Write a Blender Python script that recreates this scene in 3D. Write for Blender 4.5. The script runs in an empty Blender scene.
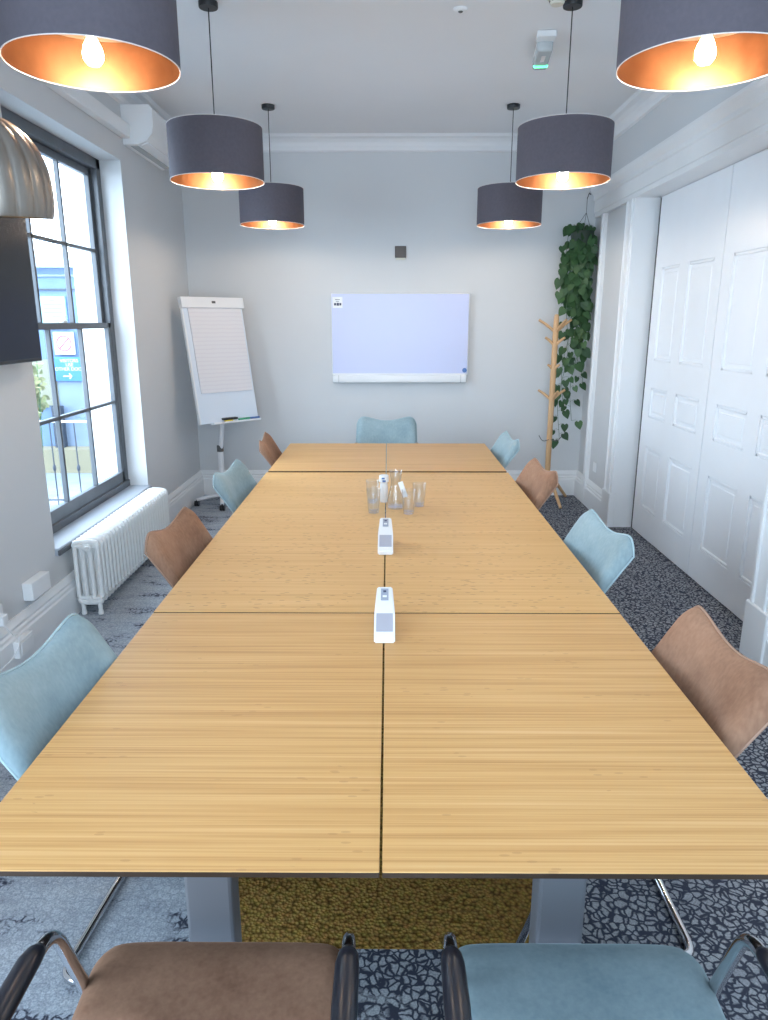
import bpy, bmesh, math, random
from mathutils import Vector, Matrix
R = math.radians
random.seed(7)
SC = bpy.context.scene
COL = SC.collection

# ------------------------------------------------------------ camera, world, lights, exposure
cam = bpy.data.cameras.new('camera')
co = bpy.data.objects.new('camera', cam)
COL.objects.link(co)
co.location = (0, 0, 1.70)
co.rotation_euler = (R(90 - 14.73), 0, R(0.32))
cam.sensor_fit = 'VERTICAL'
cam.sensor_height = 36
cam.lens = 715 * 36 / 1020
cam.clip_start = 0.02
SC.camera = co

SC.view_settings.view_transform = 'Standard'
SC.view_settings.look = 'None'
SC.view_settings.gamma = 1
SC.view_settings.use_curve_mapping = False
SC.view_settings.exposure = 1.4

WORLD_STRENGTH = 5.0
BULB_RADIANCE = 100.0
w = bpy.data.worlds.new('daylight')
SC.world = w
w.use_nodes = True
bg = w.node_tree.nodes['Background']
bg.inputs[0].default_value = (0.69, 0.85, 1.0, 1)
bg.inputs[1].default_value = WORLD_STRENGTH
SC.cycles.use_denoising = True
SC.cycles.denoiser = 'OPENIMAGEDENOISE'
SC.cycles.max_bounces = 10
SC.cycles.diffuse_bounces = 6
SC.cycles.transparent_max_bounces = 16
SC.cycles.sample_clamp_indirect = 6
SC.cycles.caustics_reflective = False
SC.cycles.caustics_refractive = False


# ------------------------------------------------------------ materials
def mat(name, col=(.8, .8, .8), rough=.5, metal=0.0, emit=None, estr=0, spec=None, coat=0, sheen=0):
    m = bpy.data.materials.new(name)
    m.use_nodes = True
    b = m.node_tree.nodes['Principled BSDF']
    b.inputs['Base Color'].default_value = (*col, 1)
    b.inputs['Roughness'].default_value = rough
    b.inputs['Metallic'].default_value = metal
    if emit:
        b.inputs['Emission Color'].default_value = (*emit, 1)
        b.inputs['Emission Strength'].default_value = estr
    if spec is not None:
        b.inputs['Specular IOR Level'].default_value = spec
    if coat:
        b.inputs['Coat Weight'].default_value = coat
    if sheen:
        b.inputs['Sheen Weight'].default_value = sheen
        b.inputs['Sheen Roughness'].default_value = .4
    return m


class NT:
    def __init__(s, m):
        s.m = m
        s.t = m.node_tree
        s.b = s.t.nodes['Principled BSDF']

    def n(s, typ, **kw):
        x = s.t.nodes.new(typ)
        for k, v in kw.items():
            if k.startswith('_'):
                x.inputs[k[1:].replace('_', ' ')].default_value = v
            else:
                setattr(x, k, v)
        return x

    def l(s, a, ao, b, bi):
        s.t.links.new(a.outputs[ao], b.inputs[bi])

    def coord(s, scale=(1, 1, 1), loc=(0, 0, 0), world=False):
        mp = s.n('ShaderNodeMapping')
        mp.inputs['Scale'].default_value = scale
        mp.inputs['Location'].default_value = loc
        if world:
            g = s.n('ShaderNodeNewGeometry')
            s.l(g, 'Position', mp, 'Vector')
        else:
            g = s.n('ShaderNodeTexCoord')
            s.l(g, 'Object', mp, 'Vector')
        return mp

    def ramp(s, pts):
        r = s.n('ShaderNodeValToRGB')
        e = r.color_ramp.elements
        while len(e) > 1:
            e.remove(e[0])
        e[0].position = pts[0][0]
        e[0].color = (*pts[0][1], 1)
        for p, c in pts[1:]:
            q = e.new(p)
            q.color = (*c, 1)
        return r

    def bump(s, src, out, strength=.3, dist=.002):
        b = s.n('ShaderNodeBump', _Strength=strength, _Distance=dist)
        s.l(src, out, b, 'Height')
        s.l(b, 'Normal', s.b, 'Normal')
        return b


def noisy(name, c1, c2, scale=20, rough=.6, stretch=(1, 1, 1), bump=0, bscale=None, **kw):
    m = mat(name, c1, rough, **kw)
    t = NT(m)
    mp = t.coord(stretch)
    nz = t.n('ShaderNodeTexNoise', _Scale=scale, _Detail=4.0)
    t.l(mp, 'Vector', nz, 'Vector')
    r = t.ramp([(.3, c1), (.7, c2)])
    t.l(nz, 'Fac', r, 'Fac')
    t.l(r, 'Color', t.b, 'Base Color')
    if bump:
        n2 = t.n('ShaderNodeTexNoise', _Scale=bscale or scale * 6, _Detail=3.0)
        t.l(mp, 'Vector', n2, 'Vector')
        t.bump(n2, 'Fac', bump)
    return m


M = {}
M['wall'] = noisy('wall_paint', (.63, .64, .65), (.65, .66, .67), 1.5, .75, bump=.05, bscale=160)
M['ceil'] = noisy('ceiling_paint', (.80, .80, .81), (.82, .82, .83), 1.2, .8)
M['trim'] = noisy('gloss_white_trim', (.78, .79, .80), (.81, .82, .83), 3, .35, bump=.06, bscale=30)
M['door'] = noisy('gloss_white_door', (.80, .82, .85), (.83, .85, .88), 3, .28, bump=.05, bscale=12)
M['winframe'] = noisy('slate_grey_window_paint', (.075, .085, .10), (.10, .11, .125), 8, .35)
M['black'] = mat('black_plastic', (.012, .013, .016), .4)
M['armpad'] = mat('black_arm_pad', (.012, .013, .02), .28)
M['chrome'] = mat('chrome_tube', (.72, .72, .74), .12, 1)
M['white_plastic'] = mat('white_plastic', (.82, .83, .84), .35)
M['white_metal'] = mat('white_powder_coat', (.78, .79, .81), .4)
M['rad'] = noisy('radiator_enamel', (.78, .79, .78), (.82, .82, .81), 12, .3)
M['grey_col'] = mat('grey_powder_coat', (.27, .28, .31), .45)
M['dark_steel'] = mat('dark_bracket', (.03, .045, .05), .5)
M['seam'] = mat('dark_board_edge', (.045, .026, .015), .6)
M['shade'] = noisy('charcoal_fabric_shade', (.090, .080, .098), (.102, .090, .110), 60, .85, bump=.15, bscale=500)
M['tan'] = mat('copper_tinted_diffuser', (.50, .33, .22), .5)
M['rimwhite'] = mat('pale_shade_rim', (.75, .70, .68), .5)
M['copper'] = noisy('copper_lining', (.20, .085, .038), (.27, .125, .058), 9, .42, metal=1, bump=.25, bscale=14)
M['bulb'] = mat('lit_bulb', (1, .9, .8), .3, emit=(1, .84, .66), estr=BULB_RADIANCE)
M['brass'] = mat('brushed_nickel_dome', (.27, .24, .21), .34, 1)
M['screen'] = mat('dark_screen', (.006, .009, .015), .25, spec=.25)
M['pod'] = mat('white_bezel', (.7, .72, .74), .4)
M['wb'] = mat('whiteboard_surface', (.56, .60, .83), .3)
M['board'] = mat('flipchart_board', (.72, .78, .86), .25)
M['ink'] = mat('dark_ink', (.05, .06, .12), .6)
M['wood'] = noisy('light_beech', (.56, .33, .16), (.64, .40, .21), 6, .5, stretch=(6, 6, .6))
M['leaf'] = noisy('glossy_green_leaf', (.016, .055, .018), (.04, .11, .03), 7, .55)
M['stem'] = mat('vine_stem', (.06, .13, .05), .6)
M['pot'] = mat('dark_green_pot', (.03, .05, .035), .5)
M['cord'] = mat('grey_cord', (.10, .10, .10), .7)
M['greywin'] = mat('grey_translucent_window', (.42, .43, .50), .3)
M['lcd'] = mat('grey_display', (.34, .38, .46), .3)
M['yellow'] = mat('yellow_marker_plastic', (.8, .6, .05), .4)
M['green'] = mat('green_marker_plastic', (.05, .35, .2), .4)
M['blue'] = mat('blue_marker_plastic', (.06, .15, .4), .4)
M['greenled'] = mat('green_status_light', (.1, .9, .4), .4, emit=(.05, 1, .35), estr=2.5)
M['clearplastic'] = mat('milky_grey_diffuser', (.50, .53, .54), .2)
M['cream'] = mat('cream_plastic', (.66, .64, .55), .5)
M['steel'] = mat('bronze_plate', (.085, .065, .055), .4)


def glassy(name, tint=(1, 1, 1), gl=.08):
    m = bpy.data.materials.new(name)
    m.use_nodes = True
    t = m.node_tree
    t.nodes.clear()
    o = t.nodes.new('ShaderNodeOutputMaterial')
    mx = t.nodes.new('ShaderNodeMixShader')
    tr = t.nodes.new('ShaderNodeBsdfTransparent')
    tr.inputs[0].default_value = (*tint, 1)
    g = t.nodes.new('ShaderNodeBsdfGlossy')
    g.inputs['Roughness'].default_value = .03
    fr = t.nodes.new('ShaderNodeMath')
    fr.operation = 'POWER'
    fr.inputs[1].default_value = 3.5
    lw = t.nodes.new('ShaderNodeLayerWeight')
    lw.inputs['Blend'].default_value = .5
    t.links.new(lw.outputs['Facing'], fr.inputs[0])
    ma = t.nodes.new('ShaderNodeMath')
    ma.operation = 'MULTIPLY_ADD'
    ma.inputs[1].default_value = .8
    ma.inputs[2].default_value = gl
    t.links.new(fr.outputs[0], ma.inputs[0])
    t.links.new(ma.outputs[0], mx.inputs[0])
    t.links.new(tr.outputs[0], mx.inputs[1])
    t.links.new(g.outputs[0], mx.inputs[2])
    t.links.new(mx.outputs[0], o.inputs[0])
    return m


M['pane'] = glassy('window_glass', (.96, .98, 1), 0.0)
M['glass'] = glassy('drinking_glass', (.95, .965, .98), 0.06)


def velvet(name, c1, c2):
    m = mat(name, c1, .85, sheen=.5, spec=.2)
    t = NT(m)
    mp = t.coord()
    n1 = t.n('ShaderNodeTexNoise', _Scale=4.0, _Detail=5.0, _Roughness=.65)
    t.l(mp, 'Vector', n1, 'Vector')
    mp2 = t.coord((1, 1, .25))
    n2 = t.n('ShaderNodeTexNoise', _Scale=90.0, _Detail=2.0)
    t.l(mp2, 'Vector', n2, 'Vector')
    mx = t.n('ShaderNodeMath', operation='MULTIPLY_ADD')
    mx.inputs[1].default_value = .35
    t.l(n2, 'Fac', mx, 0)
    t.l(n1, 'Fac', mx, 2)
    r = t.ramp([(.45, c1), (.9, c2)])
    t.l(mx, 'Value', r, 'Fac')
    t.l(r, 'Color', t.b, 'Base Color')
    t.bump(n2, 'Fac', .25, .001)
    t.b.inputs['Sheen Tint'].default_value = (*[min(1, c * 1.6) for c in c2], 1)
    return m


M['blue_velvet'] = velvet('pale_blue_velvet', (.21, .30, .335), (.34, .44, .475))
M['brown_velvet'] = velvet('tan_brown_velvet', (.20, .105, .066), (.37, .215, .140))
M['blue_pipe'] = mat('pale_blue_piping', (.38, .50, .54), .8)
M['brown_pipe'] = mat('tan_piping', (.36, .225, .16), .8)


def bamboo(name, knots):
    m = mat(name, (.6, .38, .17), .46)
    t = NT(m)
    mp = t.coord((1.3, 210, 1), world=True)
    n1 = t.n('ShaderNodeTexNoise', _Scale=1.0, _Detail=1.0)
    t.l(mp, 'Vector', n1, 'Vector')
    mpb = t.coord((1.2, 60, 1), (3, 1, 0), world=True)
    n2 = t.n('ShaderNodeTexNoise', _Scale=1.0, _Detail=2.0)
    t.l(mpb, 'Vector', n2, 'Vector')
    a = t.n('ShaderNodeMath', operation='ADD')
    t.l(n1, 'Fac', a, 0)
    t.l(n2, 'Fac', a, 1)
    r = t.ramp([(.30, (.49, .25, .080)), (.45, (.60, .33, .115)), (.56, (.66, .385, .145)), (.72, (.72, .46, .21))] if not knots else [(.26, (.56, .30, .10)), (.45, (.67, .385, .14)), (.57, (.71, .425, .165)), (.76, (.76, .49, .22))])
    hf = t.n('ShaderNodeMath', operation='MULTIPLY')
    hf.inputs[1].default_value = .5
    t.l(a, 'Value', hf, 0)
    t.l(hf, 'Value', r, 'Fac')
    # dark flecks of the bamboo nodes
    mk = t.coord((13, 46, 1), world=True)
    v = t.n('ShaderNodeTexVoronoi', voronoi_dimensions='2D', _Scale=1.0)
    t.l(mk, 'Vector', v, 'Vector')
    nk = t.n('ShaderNodeTexNoise', _Scale=7.0)
    mk2 = t.coord((.7, 1.6, 1), world=True)
    t.l(mk2, 'Vector', nk, 'Vector')
    k1 = t.n('ShaderNodeMath', operation='LESS_THAN')
    k1.inputs[1].default_value = .13
    t.l(v, 'Distance', k1, 0)
    k2 = t.n('ShaderNodeMath', operation='GREATER_THAN')
    k2.inputs[1].default_value = .50 if knots else .62
    t.l(nk, 'Fac', k2, 0)
    k3 = t.n('ShaderNodeMath', operation='MULTIPLY')
    t.l(k1, 'Value', k3, 0)
    t.l(k2, 'Value', k3, 1)
    k4 = t.n('ShaderNodeMath', operation='MULTIPLY')
    k4.inputs[1].default_value = .6 if knots else .3
    t.l(k3, 'Value', k4, 0)
    mx = t.n('ShaderNodeMixRGB')
    mx.inputs[2].default_value = (.36, .17, .06, 1)
    t.l(k4, 'Value', mx, 0)
    t.l(r, 'Color', mx, 1)
    t.l(mx, 'Color', t.b, 'Base Color')
    return m


M['bamboo'] = bamboo('striped_bamboo', False)
M['bamboo_knots'] = bamboo('knotty_bamboo', True)


def carpet():
    m = mat('patterned_grey_carpet', (.2, .22, .26), .95, spec=.1)
    t = NT(m)
    g = t.n('ShaderNodeNewGeometry')
    sx = t.n('ShaderNodeSeparateXYZ')
    t.l(g, 'Position', sx, 'Vector')
    wob = t.n('ShaderNodeTexNoise', _Scale=26.0, _Detail=4.0)
    t.l(g, 'Position', wob, 'Vector')
    wm = t.n('ShaderNodeVectorMath', operation='MULTIPLY_ADD')
    wm.inputs[1].default_value = (.035, .035, 0)
    t.l(wob, 'Color', wm, 0)
    t.l(g, 'Position', wm, 2)
    vor = t.n('ShaderNodeTexVoronoi', feature='DISTANCE_TO_EDGE', _Scale=42.0)
    t.l(wm, 'Vector', vor, 'Vector')
    crack = t.n('ShaderNodeMapRange')
    crack.inputs['From Min'].default_value = .05
    crack.inputs['From Max'].default_value = .17
    t.l(vor, 'Distance', crack, 'Value')          # 0 in cracks, 1 in pebble
    fine = t.n('ShaderNodeTexNoise', _Scale=190.0, _Detail=3.0)
    t.l(g, 'Position', fine, 'Vector')
    # broad patches: where the crackle fades out
    patch = t.n('ShaderNodeTexNoise', _Scale=5.0, _Detail=6.0, _Roughness=.7)
    mpp = t.n('ShaderNodeMapping')
    mpp.inputs['Scale'].default_value = (.55, 1.6, 1)
    t.l(g, 'Position', mpp, 'Vector')
    t.l(mpp, 'Vector', patch, 'Vector')
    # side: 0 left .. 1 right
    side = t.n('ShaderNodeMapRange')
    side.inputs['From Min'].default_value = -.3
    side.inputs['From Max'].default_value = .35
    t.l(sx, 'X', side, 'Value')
    ad = t.n('ShaderNodeMath', operation='MULTIPLY_ADD')
    ad.inputs[1].default_value = .33
    t.l(side, 'Result', ad, 0)
    t.l(patch, 'Fac', ad, 2)
    pm = t.n('ShaderNodeMapRange')
    pm.inputs['From Min'].default_value = .53
    pm.inputs['From Max'].default_value = .62
    t.l(ad, 'Value', pm, 'Value')                 # 1 = crackle shows
    inv = t.n('ShaderNodeMath', operation='SUBTRACT')
    inv.inputs[0].default_value = 1
    t.l(crack, 'Result', inv, 1)
    cm = t.n('ShaderNodeMath', operation='MULTIPLY')
    t.l(inv, 'Value', cm, 0)
    t.l(pm, 'Result', cm, 1)
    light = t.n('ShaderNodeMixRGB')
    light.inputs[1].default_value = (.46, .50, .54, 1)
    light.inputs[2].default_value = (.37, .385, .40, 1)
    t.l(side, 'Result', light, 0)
    fr = t.ramp([(.3, (.62, .62, .64)), (.7, (1.15, 1.15, 1.15))])
    t.l(fine, 'Fac', fr, 'Fac')
    mul = t.n('ShaderNodeMixRGB', blend_type='MULTIPLY')
    mul.inputs[0].default_value = 1
    t.l(light, 'Color', mul, 1)
    t.l(fr, 'Color', mul, 2)
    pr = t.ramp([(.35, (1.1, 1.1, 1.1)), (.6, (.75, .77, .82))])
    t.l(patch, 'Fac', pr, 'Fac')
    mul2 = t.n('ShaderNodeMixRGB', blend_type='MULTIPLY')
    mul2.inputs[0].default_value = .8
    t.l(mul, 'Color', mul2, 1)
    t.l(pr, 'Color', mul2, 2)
    mx = t.n('ShaderNodeMixRGB')
    mx.inputs[2].default_value = (.045, .050, .072, 1)
    # a faint trace of the crackle everywhere, strong where the patch shows
    weak = t.n('ShaderNodeMath', operation='MULTIPLY_ADD')
    weak.inputs[1].default_value = .22
    t.l(inv, 'Value', weak, 0)
    t.l(cm, 'Value', weak, 2)
    weak.use_clamp = True
    t.l(weak, 'Value', mx, 0)
    t.l(mul2, 'Color', mx, 1)
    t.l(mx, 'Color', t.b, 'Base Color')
    t.bump(fine, 'Fac', .5, .003)
    return m


M['carpet'] = carpet()


def mustard():
    m = mat('mustard_loop_carpet', (.2, .14, .03), .95, spec=.1)
    t = NT(m)
    mp = t.coord(world=True)
    v = t.n('ShaderNodeTexVoronoi', _Scale=95.0)
    n1 = t.n('ShaderNodeTexNoise', _Scale=60.0, _Detail=3.0)
    t.l(mp, 'Vector', n1, 'Vector')
    t.l(mp, 'Vector', v, 'Vector')
    r = t.ramp([(.1, (.50, .31, .085)), (.5, (.36, .215, .055)), (.85, (.15, .085, .02))])
    t.l(v, 'Distance', r, 'Fac')
    mul = t.n('ShaderNodeMixRGB', blend_type='MULTIPLY')
    mul.inputs[0].default_value = .5
    t.l(r, 'Color', mul, 1)
    t.l(n1, 'Color', mul, 2)
    t.l(mul, 'Color', t.b, 'Base Color')
    t.bump(v, 'Distance', -.8 if False else .8, .006)
    return m


M['mustard'] = mustard()


def paper():
    m = mat('flipchart_paper', (.76, .74, .76), .75)
    t = NT(m)
    mp = t.coord()
    wv = t.n('ShaderNodeTexWave', wave_type='BANDS', bands_direction='Z', _Scale=9.0, _Distortion=1.2)
    t.l(mp, 'Vector', wv, 'Vector')
    r = t.ramp([(.05, (.735, .71, .74)), (.4, (.77, .75, .77))])
    t.l(wv, 'Fac', r, 'Fac')
    t.l(r, 'Color', t.b, 'Base Color')
    return m


M['paper'] = paper()
M['o_white'] = mat('white_masonry', (.85, .87, .9), .8)
M['o_blue'] = noisy('pale_blue_render', (.08, .14, .26), (.11, .18, .31), 3, .7)
M['o_pale'] = noisy('pale_grey_blue_render', (.14, .19, .28), (.18, .24, .33), 3, .7)
M['o_band'] = mat('white_fascia', (.5, .55, .6), .7)
M['o_notice'] = mat('pale_notice_board', (.20, .38, .42), .6)
M['o_sign'] = mat('bright_blue_sign', (.03, .15, .42), .5)
M['o_signwhite'] = mat('white_sign_face', (.42, .42, .46), .5)
M['o_red'] = mat('faded_red_print', (.60, .06, .10), .5)
M['o_text'] = mat('white_sign_lettering', (.6, .7, .7), .5)
M['o_post'] = mat('dark_grey_post', (.02, .03, .05), .5)
M['o_ledge'] = mat('sandstone_ledge', (.20, .18, .12), .8)
M['o_ground'] = noisy('pale_paving', (.13, .16, .18), (.18, .21, .23), 5, .85)
M['o_cream'] = mat('cream_wall_panel', (.20, .20, .15), .8)
M['o_leaf'] = noisy('pale_shrub_leaf', (.12, .16, .07), (.30, .28, .14), 9, .6)


# ------------------------------------------------------------ mesh helpers
def finish(name, bm, m, parent=None, smooth=False, loc=None):
    me = bpy.data.meshes.new(name)
    bm.normal_update()
    bm.to_mesh(me)
    bm.free()
    if smooth:
        for p in me.polygons:
            p.use_smooth = True
        if smooth != 'all':
            me.set_sharp_from_angle(angle=R(smooth if smooth is not True else 40))
    ms = m if isinstance(m, (list, tuple)) else [m]
    for q in ms:
        me.materials.append(q)
    o = bpy.data.objects.new(name, me)
    COL.objects.link(o)
    if parent:
        o.parent = parent
    if loc:
        o.location = loc
    return o


def tag(o, label=None, cat=None, group=None, kind=None):
    if label:
        o['label'] = label
    if cat:
        o['category'] = cat
    if group:
        o['group'] = group
    if kind:
        o['kind'] = kind
    return o


def empty(name, loc=(0, 0, 0), rz=0, label=None, cat=None, group=None, kind=None):
    o = bpy.data.objects.new(name, None)
    o.empty_display_size = .1
    COL.objects.link(o)
    o.location = loc
    o.rotation_euler = (0, 0, rz)
    return tag(o, label, cat, group, kind)


def copy_tree(o, parent=None):
    c = o.copy()
    COL.objects.link(c)
    if parent:
        c.parent = parent
    for ch in list(o.children):
        copy_tree(ch, c)
    return c


def box(bm, x0, x1, y0, y1, z0, z1, bev=0, mi=0, mtx=None, seg=1):
    vs = [bm.verts.new((x, y, z)) for x in (x0, x1) for y in (y0, y1) for z in (z0, z1)]
    f = []
    for idx in ((0, 1, 3, 2), (4, 6, 7, 5), (0, 4, 5, 1), (2, 3, 7, 6), (0, 2, 6, 4), (1, 5, 7, 3)):
        q = bm.faces.new([vs[i] for i in idx])
        q.material_index = mi
        f.append(q)
    allv = vs
    if bev:
        es = list({e for q in f for e in q.edges})
        r = bmesh.ops.bevel(bm, geom=es, offset=bev, segments=seg, affect='EDGES', profile=.5, material=mi)
        allv = list({v for v in r['verts']} | {v for v in vs if v.is_valid})
        allv = [v for v in allv if v.is_valid]
    if mtx:
        for v in allv:
            v.co = mtx @ v.co
    return allv


def B(*boxes, bev=0, seg=1):
    bm = bmesh.new()
    for b in boxes:
        box(bm, *b[:6], bev=b[6] if len(b) > 6 else bev, seg=seg)
    return bm


def lathe(bm, prof, n=32, c=(0, 0, 0), caps=True, mi=0, mtx=None):
    rings = []
    for r, z in prof:
        if r < 1e-5:
            rings.append([bm.verts.new((c[0], c[1], c[2] + z))])
        else:
            rings.append([bm.verts.new((c[0] + r * math.cos(2 * math.pi * k / n), c[1] + r * math.sin(2 * math.pi * k / n), c[2] + z)) for k in range(n)])
    for a, b in zip(rings, rings[1:]):
        for k in range(n):
            k2 = (k + 1) % n
            if len(a) == 1 and len(b) == 1:
                continue
            if len(a) == 1:
                f = bm.faces.new((a[0], b[k2], b[k]))
            elif len(b) == 1:
                f = bm.faces.new((a[k], a[k2], b[0]))
            else:
                f = bm.faces.new((a[k], a[k2], b[k2], b[k]))
            f.material_index = mi
    if caps:
        if len(rings[0]) > 1:
            bm.faces.new(list(reversed(rings[0]))).material_index = mi
        if len(rings[-1]) > 1:
            bm.faces.new(rings[-1]).material_index = mi
    if mtx:
        for rg in rings:
            for v in rg:
                v.co = mtx @ v.co
    return rings


def fillet(pts, rad, seg=6):
    P = [Vector(p) for p in pts]
    out = [P[0]]
    for i in range(1, len(P) - 1):
        a, b, c = P[i - 1], P[i], P[i + 1]
        d1 = (a - b)
        d2 = (c - b)
        r = min(rad, d1.length * .48, d2.length * .48)
        p1 = b + d1.normalized() * r
        p2 = b + d2.normalized() * r
        for k in range(seg + 1):
            t = k / seg
            out.append((1 - t) ** 2 * p1 + 2 * t * (1 - t) * b + t * t * p2)
    out.append(P[-1])
    return out


def tube(bm, pts, r, n=10, closed=False, mi=0, caps=True, flat=None):
    P = [Vector(p) for p in pts]
    m = len(P)
    rs = r if isinstance(r, (list, tuple)) else [r] * m
    rings = []
    up = None
    for i in range(m):
        if closed:
            t = P[(i + 1) % m] - P[i - 1]
        else:
            t = P[min(i + 1, m - 1)] - P[max(i - 1, 0)]
        t.normalize()
        if up is None:
            up = Vector((0, 0, 1)) if abs(t.z) < .9 else Vector((0, 1, 0))
        u = (up - t * up.dot(t)).normalized()
        v = t.cross(u)
        up = u
        fl = flat or 1
        rings.append([bm.verts.new(P[i] + (u * math.cos(2 * math.pi * k / n) * fl + v * math.sin(2 * math.pi * k / n)) * rs[i]) for k in range(n)])
    rng = range(m if closed else m - 1)
    for i in rng:
        a, b = rings[i], rings[(i + 1) % m]
        for k in range(n):
            f = bm.faces.new((a[k], b[k], b[(k + 1) % n], a[(k + 1) % n]))
            f.material_index = mi
    if not closed and caps:
        bm.faces.new(rings[0]).material_index = mi
        bm.faces.new(list(reversed(rings[-1]))).material_index = mi
    return rings


def prism(bm, prof, axis, a, b, mi=0):
    """prof: list of 2D points, extruded along axis ('x': prof=(y,z), 'y': prof=(x,z))."""
    def mk(p, t):
        return (t, p[0], p[1]) if axis == 'x' else (p[0], t, p[1])
    A = [bm.verts.new(mk(p, a)) for p in prof]
    Bv = [bm.verts.new(mk(p, b)) for p in prof]
    n = len(prof)
    for i in range(n):
        bm.faces.new((A[i], A[(i + 1) % n], Bv[(i + 1) % n], Bv[i])).material_index = mi
    bm.faces.new(list(reversed(A))).material_index = mi
    bm.faces.new(Bv).material_index = mi


def fixn(bm):
    bmesh.ops.recalc_face_normals(bm, faces=bm.faces)
    return bm


def struct(name, bm, m, parent=None, smooth=False):
    o = finish(name, fixn(bm), m, parent, smooth)
    if not parent:
        o['kind'] = 'structure'
    return o


# ------------------------------------------------------------ room shell
XL, XR, YB, YN, ZC = -1.90, 1.90, 7.10, -2.2, 3.32
XD = 2.07
WY0, WY1, WZ0, WZ1 = 3.88, 5.52, .45, 2.81      # window 1
VY0, VY1 = -0.75, 0.89                         # window 2 (behind the camera's left shoulder)
DY0, DY1, DZ = 3.50, 5.90, 2.62

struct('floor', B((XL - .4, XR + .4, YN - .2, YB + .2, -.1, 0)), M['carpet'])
struct('ceiling', B((XL - .4, XR + .4, YN - .2, YB + .2, ZC, ZC + .1)), M['ceil'])
struct('wall_back', B((XL - .4, XR + .4, YB, YB + .2, 0, ZC)), M['wall'])
bm = bmesh.new()
for x0, x1, z0, z1 in ((XL - .4, -1.2, 0, ZC), (1.2, XR + .4, 0, ZC), (-1.2, 1.2, 0, .45), (-1.2, 1.2, 2.81, ZC)):
    box(bm, x0, x1, YN - .2, YN, z0, z1)
struct('wall_near', bm, M['wall'])
bm = bmesh.new()
for y0, y1, z0, z1 in ((YN, VY0, 0, ZC), (VY1, WY0, 0, ZC), (WY1, YB, 0, ZC),
                       (VY0, VY1, 0, WZ0 - .02), (VY0, VY1, WZ1, ZC), (WY0, WY1, 0, WZ0 - .02), (WY0, WY1, WZ1, ZC)):
    box(bm, XL - .40, XL, y0, y1, z0, z1)
struct('wall_left', bm, M['wall'])
bm = bmesh.new()
for y0, y1, z0, z1 in ((YN, DY0, 0, ZC), (DY1, YB, 0, ZC), (DY0, DY1, DZ, ZC)):
    box(bm, XR + .02, XR + .4, y0, y1, z0, z1)
box(bm, XD + .06, XR + .4, DY0, DY1, 0, DZ)
struct('wall_right', bm, M['wall'])

# skirting boards with a stepped top
SK = [(0, 0), (.035, 0), (.035, .165), (.028, .175), (.028, .19), (.020, .20), (.024, .215), (.014, .235), (.008, .25), (0, .25)]


def skirt(name, kind, a, b):
    bm = bmesh.new()
    if kind == 'L':
        prism(bm, [(XL + p[0], p[1]) for p in SK], 'y', a, b)
    elif kind == 'R':
        prism(bm, [(XR + .02 - p[0], p[1]) for p in SK], 'y', a, b)
    elif kind == 'B':
        prism(bm, [(YB - p[0], p[1]) for p in SK], 'x', a, b)
    return struct(name, bm, M['trim'])


skirt('baseboard_left', 'L', YN, YB)
skirt('baseboard_back', 'B', XL, XR + .02)
skirt('baseboard_right', 'R', 6.08, YB)
skirt('baseboard_right_near', 'R', YN, 3.30)

# cornice (cove)
CP = [(0, 3.19)] + [(.02 + .10 * (1 - math.cos(R(a))), 3.20 + .10 * math.sin(R(a))) for a in (0, 20, 40, 60, 80)] + [(.12, ZC), (0, ZC)]
for nm, k in (('trim_1', 'L'), ('trim_2', 'R'), ('trim_3', 'B')):
    bm = bmesh.new()
    if k == 'L':
        prism(bm, [(XL + p[0], p[1]) for p in CP], 'y', YN, YB)
    elif k == 'R':
        prism(bm, [(XR + .02 - p[0], p[1]) for p in CP], 'y', YN, YB)
    else:
        prism(bm, [(YB - p[0], p[1]) for p in CP], 'x', XL, XR)
    struct(nm, bm, M['ceil'])

# door surround: casings, plinths, jambs and the long header shelf
bm = bmesh.new()
for y0, y1 in ((5.90, 6.10), (3.30, 3.50)):
    box(bm, 1.886, 1.93, y0, y1, 0, 2.619, .004)
    box(bm, 1.872, 1.93, y0 - .01, y1 + .01, 0, .30, .006)
    box(bm, 1.874, 1.90, y0 + .03, y0 + .05, .30, 2.62, .004)
    box(bm, 1.874, 1.90, y1 - .05, y1 - .03, .30, 2.62, .004)
struct('trim_4', bm, M['trim'])
bm = bmesh.new()
box(bm, 1.89, XD + .06, DY1 - .001, DY1 + .02, 0, DZ)
box(bm, 1.89, XD + .06, DY0 - .02, DY0 + .001, 0, DZ)
box(bm, 1.89, XD + .06, DY0, DY1, DZ - .001, DZ + .04)
struct('trim_5', bm, M['trim'])
bm = bmesh.new()
HP = [(1.93, 2.62), (1.885, 2.62), (1.885, 2.655), (1.878, 2.66), (1.878, 2.76), (1.868, 2.77), (1.868, 2.80), (1.845, 2.83), (1.835, 2.85), (1.835, 2.87), (1.93, 2.88)]
prism(bm, HP, 'y', YN, 7.02)
struct('trim_6', bm, M['trim'])
bm = bmesh.new()
for y0, y1 in ((6.70, 6.80), (2.15, 2.25)):
    box(bm, 1.888, 1.93, y0, y1, .24, 2.62, .004)
    box(bm, 1.880, 1.93, y0 - .004, y1 + .004, 0, .26, .006)
    box(bm, 1.878, 1.90, y0 + .02, y0 + .035, .26, 2.62, .003)
struct('trim_7', bm, M['trim'])


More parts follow.
